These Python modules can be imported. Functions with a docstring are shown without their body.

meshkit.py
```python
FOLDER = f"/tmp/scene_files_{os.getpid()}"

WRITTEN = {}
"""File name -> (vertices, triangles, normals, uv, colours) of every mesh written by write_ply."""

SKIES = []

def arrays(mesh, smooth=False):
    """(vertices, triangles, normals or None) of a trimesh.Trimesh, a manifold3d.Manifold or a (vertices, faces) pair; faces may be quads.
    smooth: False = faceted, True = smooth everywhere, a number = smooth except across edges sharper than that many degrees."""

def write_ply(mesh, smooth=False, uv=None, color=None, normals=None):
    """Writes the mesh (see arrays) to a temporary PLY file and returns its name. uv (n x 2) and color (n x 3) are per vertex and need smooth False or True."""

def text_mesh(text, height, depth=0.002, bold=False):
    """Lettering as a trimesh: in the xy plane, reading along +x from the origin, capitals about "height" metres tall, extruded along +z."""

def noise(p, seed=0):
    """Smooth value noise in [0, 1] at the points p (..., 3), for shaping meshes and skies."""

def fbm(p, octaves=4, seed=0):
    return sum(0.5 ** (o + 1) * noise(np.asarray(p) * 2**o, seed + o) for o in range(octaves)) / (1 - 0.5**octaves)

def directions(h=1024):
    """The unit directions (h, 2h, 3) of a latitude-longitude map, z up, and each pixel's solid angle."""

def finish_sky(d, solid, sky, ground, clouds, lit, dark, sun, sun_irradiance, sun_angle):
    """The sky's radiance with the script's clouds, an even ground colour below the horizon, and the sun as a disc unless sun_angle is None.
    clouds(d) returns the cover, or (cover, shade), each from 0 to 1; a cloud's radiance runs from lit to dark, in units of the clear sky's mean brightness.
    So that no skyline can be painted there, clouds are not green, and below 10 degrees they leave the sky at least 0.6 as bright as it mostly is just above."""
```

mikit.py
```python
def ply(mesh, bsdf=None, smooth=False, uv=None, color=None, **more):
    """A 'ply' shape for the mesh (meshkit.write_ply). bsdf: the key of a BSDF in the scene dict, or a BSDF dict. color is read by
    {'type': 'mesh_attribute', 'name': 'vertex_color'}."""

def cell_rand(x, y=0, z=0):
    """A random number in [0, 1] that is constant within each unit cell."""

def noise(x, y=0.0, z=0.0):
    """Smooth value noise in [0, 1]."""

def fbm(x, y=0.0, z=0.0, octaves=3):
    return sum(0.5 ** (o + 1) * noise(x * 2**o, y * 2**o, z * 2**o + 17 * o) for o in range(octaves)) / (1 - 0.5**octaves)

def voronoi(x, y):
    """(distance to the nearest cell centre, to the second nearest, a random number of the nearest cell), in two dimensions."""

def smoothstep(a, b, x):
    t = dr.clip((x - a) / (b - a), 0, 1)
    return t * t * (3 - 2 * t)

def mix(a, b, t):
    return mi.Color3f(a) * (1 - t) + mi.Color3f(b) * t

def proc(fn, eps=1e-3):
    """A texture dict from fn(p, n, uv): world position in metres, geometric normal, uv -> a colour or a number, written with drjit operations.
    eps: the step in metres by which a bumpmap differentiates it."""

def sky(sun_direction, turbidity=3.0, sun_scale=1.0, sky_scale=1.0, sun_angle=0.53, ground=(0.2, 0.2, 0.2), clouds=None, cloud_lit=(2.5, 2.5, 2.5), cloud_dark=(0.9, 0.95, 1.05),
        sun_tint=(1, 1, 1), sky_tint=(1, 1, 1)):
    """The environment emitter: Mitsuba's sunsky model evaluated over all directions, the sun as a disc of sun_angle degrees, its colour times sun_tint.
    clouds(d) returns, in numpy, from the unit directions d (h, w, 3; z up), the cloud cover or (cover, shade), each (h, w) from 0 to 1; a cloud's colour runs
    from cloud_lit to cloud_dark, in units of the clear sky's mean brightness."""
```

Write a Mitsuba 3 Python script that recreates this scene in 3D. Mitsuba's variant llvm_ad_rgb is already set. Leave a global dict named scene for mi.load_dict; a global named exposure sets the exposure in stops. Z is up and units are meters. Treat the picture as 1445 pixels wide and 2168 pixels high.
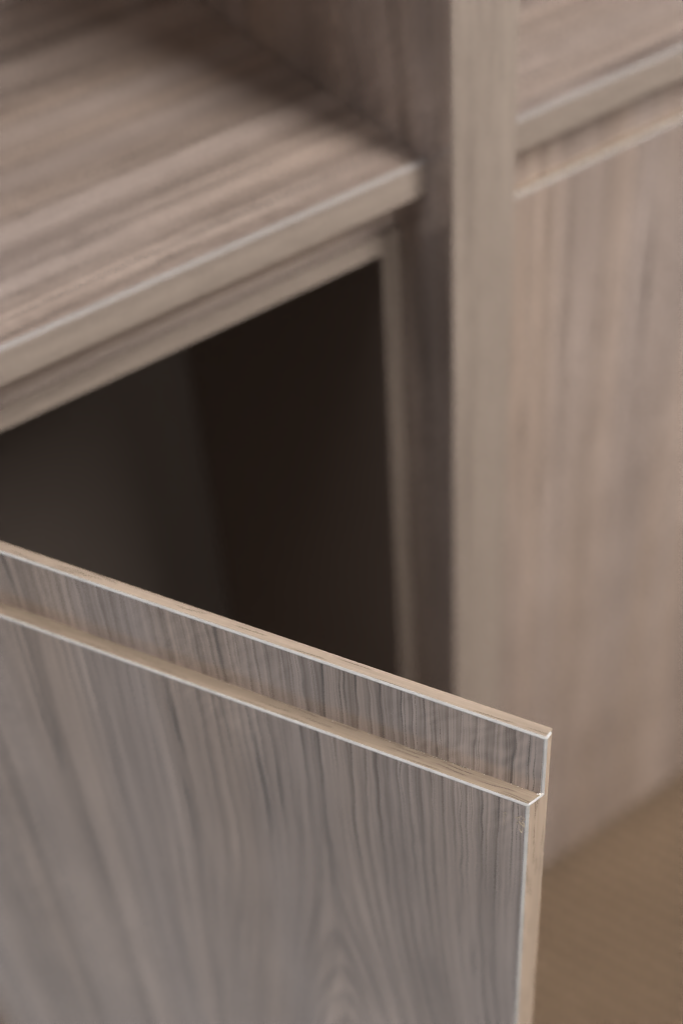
import math
import random
import numpy as np
import trimesh
import drjit as dr
import mitsuba as mi
import mikit
from mikit import noise, fbm, cell_rand, smoothstep, mix

random.seed(4)
rng = np.random.default_rng(4)
T4 = mi.ScalarTransform4f
S = 1.25                       # metres per unit of the measured layout
scene, labels = {"type": "scene"}, {}

# ------------------------------------------------------------------ camera
C = np.array([-.35248, -.45825, .37522]) * S
YAW, PIT, ROL, FPX = .55001, .7897, -.08151, 3200.77
Fw = np.array([math.sin(YAW) * math.cos(PIT), math.cos(YAW) * math.cos(PIT), -math.sin(PIT)])
Rt = np.array([math.cos(YAW), -math.sin(YAW), 0.0])
Up = np.cross(Rt, Fw)
Up2 = -math.sin(ROL) * Rt + math.cos(ROL) * Up
FOCUS = .503 * S
scene["camera"] = {
    "type": "thinlens", "fov_axis": "x", "fov": 2 * math.degrees(math.atan(1445 / 2 / FPX)),
    "to_world": T4().look_at(origin=C.tolist(), target=(C + Fw).tolist(), up=Up2.tolist()),
    "aperture_radius": .0077, "focus_distance": FOCUS, "near_clip": .01, "far_clip": 30.0,
}
exposure = .08

# ------------------------------------------------------------------ light of the room: a key lamp, two soft fill lamps and the faint rest of the room
def lamp(name, at, to, w, h, rgb):
    scene[name] = {"type": "rectangle",
                   "to_world": T4().look_at(origin=list(at), target=list(to), up=[0, 0.01, 1]).scale([w / 2, h / 2, 1]),
                   "emitter": {"type": "area", "radiance": {"type": "rgb", "value": list(rgb)}}}
    labels[name] = {"kind": "structure"}

lamp("ceiling_light", (.60, -1.6, 1.95), (0, 0, 0), .6, .9, (44.5, 43.4, 42.2))
lamp("fill_light", (-.3, -2.9, .5), (0, 0, -.2), 1.1, 1.4, (3.6, 3.45, 3.3))  # soft fill panel added in front to brighten the side strip
lamp("fill_light_001", (-1.6, -.38, 2.05), (-.4, -.2, 0), 1.1, .7, (5.4, 5.4, 5.6))
scene["ambient"] = {"type": "constant", "radiance": {"type": "rgb", "value": [.16, .16, .165]}}

# ------------------------------------------------------------------ materials (uv in metres: u across the grain, v along it)
def grain(uv, seed=0.0):
    """(tone 0..1 dark to pale, dark hairlines 0..1)"""
    u, v = uv.x, uv.y
    cell = dr.floor(u / 4.0)                              # boards are laid out four units apart in uv
    u0 = u - cell * 4.0
    sd = seed + cell * 3
    wob = (fbm(u0 * 14 + 2, v * 2.6, sd, 2) - .5) * .011 + (fbm(u0 * 60, v * 13, sd + 4, 2) - .5) * .0022 + (noise(u0 * 300, v * 90, sd) - .5) * .0009
    # growth rings of a plain-sawn board: straight lines, opening into arches below the tip of the heart
    a = u0 - .108 + wob
    l = .5 * (.14 - v + dr.sqrt(dr.square(.14 - v) + .0036)) * dr.exp(-dr.square(a / .085))
    q = dr.sqrt(a * a + 4e-5) - dr.minimum(l, .5) * .24
    side = dr.select(a > 0, 1.0, 0.0)
    k = q * 165 + 1.6 * noise(a * 40, v * 2, sd + 1)
    kc = dr.floor(k)
    fr = k - kc
    amp = (.3 + .7 * cell_rand(kc, side, 5)) * (1 - .35 * side)
    late = smoothstep(.2, .84, fr) * (1 - smoothstep(.88, 1.0, fr)) * (.2 + .8 * amp)
    line = smoothstep(.78, .88, fr) * (1 - smoothstep(.91, 1.0, fr)) * amp
    us = u0 + wob * .9 - (dr.sqrt(a * a + 4e-5) - q) * dr.select(a > 0, 1.0, -1.0) * .8
    broad = noise(us * 78, v * .5, sd + 5)
    band = noise(us * 125, v * 1.1, sd + 6)
    mid = noise(us * 330, v * 2.0, sd + 7)
    wig = (noise(u0 * 240, v * 70, sd + 9) - .5) * .0007
    fine = noise((us + wig) * 1250, v * 9, sd + 11)
    finer = noise((us + wig) * 2100, v * 22, sd + 12)
    # feathery figure that runs across the rings
    fig = noise(u0 * 330 + v * 190, v * 150, sd + 17) * smoothstep(.35, .75, noise(u0 * 20, v * 9, sd + 19))
    ribs = 1 - dr.abs(2 * fine - 1)
    tone = .57 + (.14 + .10 * side) * (broad - .5) + (.22 + .10 * side) * (band - .5) + .28 * (mid - .5) + .34 * (ribs - .5) + .24 * (finer - .5) - (.38 - .08 * side) * (late - .25) + (.34 - .14 * side) * (fig - .15)
    # dark hairlines: thin, long, slightly broken, mostly along the late wood
    brk = .35 + .65 * smoothstep(.3, .6, noise(us * 700, v * 26, sd + 23))
    hair = dr.abs(noise((us + wig * 1.3) * 330 + 7, v * 2.4, sd + 29) - .5)
    hairline = (1 - smoothstep(.012, .05, hair)) * smoothstep(.42, .6, noise(us * 150, v * 5, sd + 31))
    pore = dr.clip(line * brk * .9 + hairline * brk, 0, 1)
    return dr.clip(tone, 0, 1), pore


def laminate_col(p, n, uv):
    t, pore = grain(uv)
    c = mix((.098, .070, .056), (.475, .384, .334), t)
    warm = noise(uv.x * 45, uv.y * 3, 31)
    c = c * mix((1.04, 1.0, .95), (.98, 1.0, 1.04), warm)
    return c * (1 - .62 * pore)


def laminate_bump(p, n, uv):
    t, pore = grain(uv)
    return t * .25 - pore


def tape_col(p, n, uv, dark=.22):
    u, v = uv.x, uv.y
    s1 = noise(u * 700, v * 9, 3)
    s2 = noise(u * 2200, v * 28, 5)
    broad = fbm(u * 90, v * 4, 9, 2)
    pu = (u + (noise(v * 90, u * 60, 2) - .5) * .0016) * 1150
    pc = dr.floor(pu)
    pv = v * 48 + cell_rand(pc, 1, 4) * 9
    fx, fy = pu - pc, pv - dr.floor(pv)
    on = dr.select(cell_rand(pc, dr.floor(pv), 6) > .76, 1.0, 0.0)
    pore = on * smoothstep(.0, .4, fx) * (1 - smoothstep(.5, 1., fx)) * smoothstep(0, .2, fy) * (1 - smoothstep(.6, 1., fy))
    c = mix((.195, .155, .129), (.387, .317, .265), .15 + .36 * s1 + .25 * s2 + .42 * (broad - .35))
    return c * (1 - dark * pore)


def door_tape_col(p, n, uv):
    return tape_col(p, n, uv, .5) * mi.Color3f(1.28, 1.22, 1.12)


def shaded_tape_col(p, n, uv):
    return tape_col(p, n, uv, .4) * mi.Color3f(1.02, .95, .83)  # same tape, darkened: the shade on the ledge is put into its colour


def white_col(p, n, uv):
    return mix((.42, .405, .39), (.49, .477, .464), smoothstep(.1, .7, .6 * noise(p.x * 130, p.y * 130, p.z * 130) + .4 * noise(p.x * 700, p.y * 700, p.z * 700)))


def floor_col(p, n, uv):
    f = fbm(p.x * 9, p.y * 9, 1.0, 3)
    g = noise(p.x * 900, p.y * 900, 2.0)
    w = (p.x * .9246 + p.y * .3811) / .0149                # across the woven ribs
    l = (p.x * .3811 - p.y * .9246) / .0120                # along them
    rib_shade = .5 + .5 * dr.cos(2 * math.pi * (w + .5 * dr.floor(l) * 0 + .12 * (noise(p.x * 60, p.y * 60, 3) - .5)))  # light and dark rib stripes in the colour, in place of shaded grooves
    loop = .5 + .5 * dr.cos(2 * math.pi * l)
    c = mix((.078, .052, .032), (.315, .219, .147), .78 * rib_shade + .12 * loop + .18 * (g - .5) + .06)
    return c * (.9 + .2 * f)


def mat(name, col, rough, spec=.5, bump=None, bscale=1.0, eps=2e-4, **kw):
    b = {"type": "principled", "base_color": mikit.proc(col), "roughness": rough, **({"specular": spec} if spec is not None else {}), **kw}
    if bump is not None:
        b = {"type": "bumpmap", "arbitrary": mikit.proc(bump, eps=eps), "scale": bscale, "bsdf": b}
    scene[name] = {"type": "twosided", "bsdf": b}


mat("laminate", laminate_col, .15, None, laminate_bump, 2e-5, eta=1.8)
mat("edge_tape", tape_col, .42, .45)
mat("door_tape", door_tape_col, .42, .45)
mat("shaded_tape", shaded_tape_col, .42, .45)
mat("tape_core", white_col, .38, .5)
mat("carpet", floor_col, .95, .1)
scene["bounce_floor"] = {"type": "twosided", "bsdf": {"type": "principled", "base_color": {"type": "rgb", "value": [.42, .42, .425]}, "roughness": .4}}
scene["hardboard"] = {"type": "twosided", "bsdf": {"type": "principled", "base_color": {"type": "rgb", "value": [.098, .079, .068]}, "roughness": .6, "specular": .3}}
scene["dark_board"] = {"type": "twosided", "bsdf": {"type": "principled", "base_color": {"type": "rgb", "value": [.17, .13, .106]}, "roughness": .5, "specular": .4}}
scene["shelf_trim"] = {"type": "twosided", "bsdf": {"type": "principled", "base_color": {"type": "rgb", "value": [.28, .25, .235]}, "roughness": .6, "specular": .25}}
scene["shaving"] = {"type": "twosided", "bsdf": {"type": "principled", "base_color": {"type": "rgb", "value": [.55, .46, .35]}, "roughness": .6}}
scene["crumb"] = {"type": "twosided", "bsdf": {"type": "principled", "base_color": {"type": "rgb", "value": [.70, .64, .56]}, "roughness": .4}}

# ------------------------------------------------------------------ mesh helper
class MB:
    """Quads with their own corners and uv."""
    def __init__(self):
        self.v, self.f, self.uv = [], [], []

    def poly(self, pts, uvs):
        k = len(self.v)
        self.v += [tuple(map(float, p)) for p in pts]
        self.uv += [tuple(map(float, q)) for q in uvs]
        for i in range(1, len(pts) - 1):
            self.f.append((k, k + i, k + i + 1))

    def prism(self, prof, s0, s1, frame, along, off=(0, 0), cuts=(), flip=1):
        """Profile in (a, b), swept along s; frame(a, b, s) -> point. along: 's', 'a' or 'b' = the direction of the grain."""
        A = sum(prof[i][0] * prof[(i + 1) % len(prof)][1] - prof[(i + 1) % len(prof)][0] * prof[i][1] for i in range(len(prof)))
        if A < 0:
            prof = prof[::-1]
        def uv(a, b, s, nrm):
            if along == 's':
                return (off[0] + (a if abs(nrm[1]) > abs(nrm[0]) else b), off[1] + s) if nrm != 'cap' else (off[0] + b, off[1] + a)
            if along == 'b':
                return (off[0] + (s if nrm == 'cap' or abs(nrm[0]) > .3 else s), off[1] + flip * (b + a)) if nrm != 'cap' else (off[0] + a, off[1] + b)
            return (off[0] + s, off[1] + a + b) if nrm != 'cap' else (off[0] + b, off[1] + a)
        ss = [s0] + sorted(cuts) + [s1]
        for i in range(len(prof)):
            (a0, b0), (a1, b1) = prof[i], prof[(i + 1) % len(prof)]
            ln = math.hypot(a1 - a0, b1 - b0) or 1
            nrm = ((b1 - b0) / ln, -(a1 - a0) / ln)
            for q0, q1 in zip(ss[:-1], ss[1:]):
                self.poly([frame(a0, b0, q0), frame(a1, b1, q0), frame(a1, b1, q1), frame(a0, b0, q1)],
                          [uv(a0, b0, q0, nrm), uv(a1, b1, q0, nrm), uv(a1, b1, q1, nrm), uv(a0, b0, q1, nrm)])
        for s, pr in ((s0, prof[::-1]), (s1, prof)):
            self.poly([frame(a, b, s) for a, b in pr], [uv(a, b, s, 'cap') for a, b in pr])
        return self

    def build(self, key, bsdf):
        m = trimesh.Trimesh(np.array(self.v), np.array(self.f), process=False)
        scene[key] = mikit.ply(m, bsdf, smooth=False, uv=np.array(self.uv))
        return key


def rect(a0, a1, b0, b1):
    return [(a0, b0), (a1, b0), (a1, b1), (a0, b1)]


def fx(a, b, s):               # swept along x, profile in (y, z)
    return (s, a, b)


def fz(a, b, s):               # swept along z, profile in (x, y)
    return (a, b, s)


# ------------------------------------------------------------------ measured layout
W, SH, TH = .03686 * S, .01865 * S, .018 * S          # divider thickness, shelf set-back, shelf thickness
CA, ZO, XO = .04214 * S, .05995 * S, .01084 * S       # carcass front, opening top, side panel thickness
R0, ZD, ZB = .03096 * S, .05224 * S, .72302 * S       # closed door front, finger-pull ledge, door bottom
RD, HS, TD = .00591 * S, .03146 * S, .01070 * S       # rebate depth, strip height, door thickness
BACK = .286 * S
FLOOR = -ZB - .012
XL = -.3225 * S                                       # left end of the left bay
XR = W + .3225 * S                                    # right end of the right bay
TOPZ = .31
CH, EB, SC = .0008, .0013, .0020

# ------------------------------------------------------------------ floor: ribbed carpet, the ribs run obliquely in the picture
def build_floor():
    pitch, n = .0149, 250
    prof = []
    for i in range(n * 4 + 1):
        y = (i / 4 - n * .72) * pitch
        prof.append((y, -.0036 + .0036 * abs(math.sin(math.pi * i / 4))))
    xs = np.linspace(-2.2, 2.4, 24)
    v, f = [], []
    ang = math.radians(-67.6)
    ca, sa = math.cos(ang), math.sin(ang)
    for x in xs:
        for (y, z) in prof:
            v.append((x * ca - y * sa, x * sa + y * ca, FLOOR + z))
    m = len(prof)
    for i in range(len(xs) - 1):
        for j in range(m - 1):
            a = i * m + j
            f += [(a, a + m, a + m + 1), (a, a + m + 1, a + 1)]
    scene["floor"] = mikit.ply(trimesh.Trimesh(np.array(v), np.array(f), process=False), "carpet", smooth=True)
    MB().prism(rect(-2.6, -.47, -2.4, 1.2), FLOOR - .006, FLOOR + .003, fz, 's').build("floor_001", "bounce_floor")  # unseen pale floor, put in to bounce cool light onto the door
    labels["floor_001"] = {"label": "pale smooth floor added out of view left of the carpet to bounce light", "kind": "structure"}
    labels["floor"] = {"label": "brown ribbed carpet floor in front of the cabinet", "kind": "structure"}


build_floor()

# ------------------------------------------------------------------ the cabinet
K = "storage_cabinet"
labels[K] = {"label": "grey brown wood-grain cabinet with shelves, thick upright divider and one door standing open", "category": "cabinet"}


def upright(key, x0, x1, grp_off, y0=0.0):
    """Full-height upright with tape on its front edge."""
    zb, zt = FLOOR + .002, TOPZ
    c = .0008
    MB().prism(rect(x0, x1, y0 + EB, BACK), zb, zt, fz, 's', (grp_off, 0)).build(key, "laminate")
    MB().prism([(x0 + c, y0), (x1 - c, y0), (x1, y0 + c), (x1, y0 + EB), (x0, y0 + EB), (x0, y0 + c)], zb, zt, fz, 's', (grp_off, 0)).build(key + "__edge_band", "edge_tape")


upright(K + "__divider", 0, W, 4.0)
upright(K + "__side_panel", XL - .022, XL, 8.0, CA)
upright(K + "__side_panel_001", XR, XR + .022, 12.0)


def shelf(key, x0, x1, off):
    g = .0007
    x0, x1 = x0 + g, x1 - g
    MB().prism(rect(SH + (SC + .0004), BACK, -TH, 0), x0, x1, fx, 's', off).build(key, "laminate")
    MB().prism([(SH, -TH + .0006), (SH + .0006, -TH), (SH + (SC + .0004), -TH), (SH + (SC + .0004), -SC), (SH, -SC)], x0, x1, fx, 's', off).build(key + "__edge_band", "edge_tape")
    MB().prism([(SH, -SC), (SH + SC, 0), (SH + (SC + .0004), 0), (SH + (SC + .0004), -SC)], x0, x1, fx, 's', off).build(key + "__edge_trim", "shelf_trim")


shelf(K + "__shelf", XL, 0, (16.62, .0))
shelf(K + "__shelf_001", W, XR, (20.62, .5))


def carcass(suffix, x0, x1, off):
    """Box behind the doors: two sides, top, rail under the shelf, bottom."""
    zb = -ZB + .004
    t = XO
    sides = [(x0 + .0006, x0 + t), (x1 - t, x1 - .0006)]
    for i, (a, b) in enumerate(sides):
        k = f"{K}__inner_side" + (f"_{2 * suffix + i:03d}" if suffix or i else "")
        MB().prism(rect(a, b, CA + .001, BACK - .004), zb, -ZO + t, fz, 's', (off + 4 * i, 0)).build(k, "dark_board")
        MB().prism(rect(a, b, CA, CA + .001), zb, -ZO + t, fz, 's', (off + 4 * i, 0)).build(k + "__edge_band", "edge_tape")
    sfx = f"_{suffix:03d}" if suffix else ""
    k = f"{K}__inner_top{sfx}"
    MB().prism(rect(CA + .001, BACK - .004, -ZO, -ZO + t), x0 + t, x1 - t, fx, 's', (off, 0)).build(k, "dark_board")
    MB().prism(rect(CA, CA + .001, -ZO, -ZO + t), x0 + t, x1 - t, fx, 's', (off, 0)).build(k + "__edge_band", "edge_tape")
    MB().prism(rect(CA + .004, CA + .02, -ZO + t, -TH - .0004), x0 + .0006, x1 - .0006, fx, 's', (off, 0)).build(f"{K}__rail{sfx}", "laminate")
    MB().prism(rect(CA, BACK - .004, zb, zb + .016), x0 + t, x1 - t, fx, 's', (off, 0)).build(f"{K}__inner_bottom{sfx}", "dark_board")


carcass(0, XL, 0, 24.0)
carcass(1, W, XR, 32.0)
for i, (a, b) in enumerate(((XL, 0), (W, XR))):
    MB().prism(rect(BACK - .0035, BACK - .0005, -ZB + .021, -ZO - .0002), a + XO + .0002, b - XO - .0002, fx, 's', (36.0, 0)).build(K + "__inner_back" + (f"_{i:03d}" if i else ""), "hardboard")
MB().prism(rect(BACK, BACK + .008, FLOOR + .002, TOPZ), XL - .02, XR + .02, fx, 'b', (40.0, 0)).build(K + "__back_panel", "laminate")
MB().prism(rect(.002, BACK - .001, TOPZ + .001, TOPZ + .023), XL - .022, XR + .022, fx, 's', (44.0, 0)).build(K + "__top_panel", "laminate")
for i, (a, b) in enumerate(((XL, 0), (W, XR))):
    MB().prism(rect(CA + .03, CA + .046, FLOOR + .002, -ZB + .003), a + .001, b - .001, fx, 's', (48.0, 0)).build(K + "__plinth" + (f"_{i:03d}" if i else ""), "laminate")


def door(key, P, u, n, L, off, zbot, skew=True, flip=1):
    """P: front, finger-pull ledge, opening end. u: towards the hinge, n: into the thickness."""
    P, u, n = map(np.asarray, (P, u, n))
    up = np.array([0, 0, 1.0])

    def F(t, d, z):
        o = 0.0
        if skew and t < .03:
            o = np.interp(d, [0, RD, TD], [.0013, -.0018, -.0026]) * S * (1 - t / .03)
        q = P + u * (t + o) + n * d + up * z
        return tuple(q)
    fs = lambda a, b, s: F(s, a, b)                         # profile (d, z), swept along t
    cuts = [.03]
    z0 = zbot - P[2]
    c, e = CH, EB
    lo = off
    # body and strip: one core
    core = MB().prism([(0, z0), (0, -e), (RD, -e), (RD, HS - e), (TD, HS - e), (TD, z0)], e, L, fs, 'b', lo, cuts, flip)
    # the laminate of the front goes on up to the chamfer, that of the strip stands on the ledge
    core.build(key, "laminate")
    # ledge tape, its chamfer
    MB().prism(rect(c, RD, -e, 0), c, L, fs, 's', (off[0] + 1, .2), cuts).build(key + "__edge_band", "shaded_tape")
    MB().prism([(0, -c), (c, 0), (c, -e), (0, -e)], c, L, fs, 's', (0, 0), cuts).build(key + "__edge_trim", "tape_core")
    # top tape and its chamfer
    r = .0004
    MB().prism([(RD + c, HS - e), (TD, HS - e), (TD, HS - r), (TD - r, HS), (RD + c, HS)], c, L, fs, 's', (off[0] + 1.1, .6), cuts).build(key + "__edge_band_001", "door_tape")
    MB().prism([(RD, HS - e), (RD, HS - c), (RD + c, HS), (RD + c, HS - e)], c, L, fs, 's', (0, 0), cuts).build(key + "__edge_trim_001", "tape_core")
    # end tape: body and strip, with the white chamfers running round them
    ft = lambda a, b, s: F(a, b, s)                         # profile (t, d), swept along z
    rb = .0022
    MB().prism([(0, c), (e, c), (e, TD), (rb, TD), (0, TD - rb)], z0, -c, ft, 's', (off[0] + 1.2, .1)).build(key + "__edge_band_002", "door_tape")
    MB().prism([(0, RD + c), (e, RD + c), (e, TD), (rb, TD), (0, TD - rb)], -c, HS - c, ft, 's', (off[0] + 1.2, .1)).build(key + "__edge_band_003", "door_tape")
    tr = MB()
    tr.prism([(0, c), (c, 0), (e, 0), (e, c)], z0, -e, ft, 's')
    tr.poly([F(c, 0, -e), F(0, c, -e), F(0, c, -c), F(c, 0, -c)], [(0, 0), (0, .001), (0, .001), (0, 0)])
    tr.poly([F(c, 0, -c), F(0, c, -c), F(c, c, 0)], [(0, 0)] * 3)
    tr.poly([F(0, c, -c), F(0, RD + c, -c), F(c, RD, 0), F(c, c, 0)], [(0, 0), (0, RD), (0, RD), (0, 0)])
    tr.build(key + "__edge_trim_002", "tape_core")
    tr = MB()
    tr.prism([(0, RD + c), (c, RD), (e, RD), (e, RD + c)], -c, HS - c, ft, 's')
    tr.poly([F(c, RD, HS - c), F(0, RD + c, HS - c), F(c, RD + c, HS)], [(0, 0)] * 3)
    tr.poly([F(0, RD + c, HS - c), F(0, TD - rb, HS - c), F(c, TD - rb, HS), F(c, RD + c, HS)], [(0, 0)] * 4)
    tr.poly([F(0, TD - rb, HS - c), F(rb, TD, HS - c), F(rb, TD - r, HS), F(c, TD - rb, HS)], [(0, 0)] * 4)
    tr.build(key + "__edge_trim_003", "tape_core")
    return F


TH_O = 1.05721
Pd = np.array([-.15967, -.24866, -.05225]) * S
ud = np.array([-math.cos(TH_O), math.sin(TH_O), 0])
nd = np.array([math.sin(TH_O), math.cos(TH_O), 0])
FD = door(K + "__door", Pd, ud, nd,   .3284 * S, (.005, .30), -ZB)
labels[K + "__door"] = {"label": "open door seen from its outer face, with a stepped finger pull along the top"}
door(K + "__door_001", (W + .003, R0, -ZD), (1, 0, 0), (0, 1, 0), XR - W - .005, (52.70, -.12), -ZB, skew=False, flip=-1)
labels[K + "__door_001"] = {"label": "closed door to the right of the divider"}


# ------------------------------------------------------------------ small marks on the open door: dried wood shavings and crumbs
def tube(pts, rad):
    ms = []
    for a, b in zip(pts[:-1], pts[1:]):
        if np.linalg.norm(np.subtract(b, a)) < 1e-7:
            continue
        ms.append(trimesh.creation.cylinder(radius=rad, segment=[a, b], sections=6))
    return trimesh.util.concatenate(ms)


def fuzz():
    ms = []
    for k in range(22):
        t = .0016 + .0042 * random.random() ** 1.4
        z = -.0098 - .0105 * random.random()
        if z < -.015:
            t = min(t, .0026)
        a = random.uniform(0, 6.28)
        pts = []
        r = random.uniform(.0003, .0009)
        turn = random.uniform(1.5, 4.5)
        for i in range(7):
            w = a + turn * i / 6
            pts.append(F0(t + r * math.cos(w), -.00012 - .0001 * math.sin(i), z + r * 1.3 * math.sin(w)))
        ms.append(tube(pts, random.uniform(.00006, .00010)))
    for (t0, z0, t1, z1) in ((.0042, -.0135, .0012, -.0165), (.0034, -.0195, .0022, -.0215), (.0046, -.0150, .0043, -.0162)):
        pts = [F0(t0 + (t1 - t0) * q + .0003 * math.sin(3 * q), -.0002, z0 + (z1 - z0) * q) for q in np.linspace(0, 1, 6)]
        ms.append(tube(pts, .00017))
    for k in range(9):
        t, z = .0105 + random.gauss(0, .0005), -.0095 - .011 * random.random()
        ms.append(tube([F0(t, -.00008, z), F0(t + random.gauss(0, .0004), -.00012, z - .0008), F0(t + random.gauss(0, .0004), -.00008, z - .0015)], .00006))
    scene[K + "__door__wood_shaving"] = mikit.ply(trimesh.util.concatenate(ms), "shaving", smooth=False)
    labels[K + "__door__wood_shaving"] = {"label": "scraped wood fibres by the edge of the open door", "kind": "stuff"}
    cr = []
    for (t, d, z, r) in ((.0012, RD - .0004, .0003, .0005), (.0006, RD + .0003, .0002, .0004), (.0019, RD - .0007, .0002, .0003)):
        m = trimesh.creation.icosphere(2, r)
        m.vertices *= rng.uniform(.7, 1.25, m.vertices.shape) * [1.2, 1, .8]
        m.vertices += F0(t, d, z)
        cr.append(m)
    for k in range(46):
        t = random.uniform(.004, .06) if k < 32 else random.uniform(.06, .16)
        m = trimesh.creation.icosphere(1, random.choice((.0001, .00014, .00018)))
        m.vertices *= rng.uniform(.6, 1.3, m.vertices.shape)
        m.vertices += F0(t, RD - random.uniform(.0001, .0005), .0001)
        cr.append(m)
    scene[K + "__door__glue_crumb"] = mikit.ply(trimesh.util.concatenate(cr), "crumb", smooth=30)
    labels[K + "__door__glue_crumb"] = {"label": "white glue crumbs in the corner of the finger pull", "kind": "stuff"}


F0 = FD
fuzz()
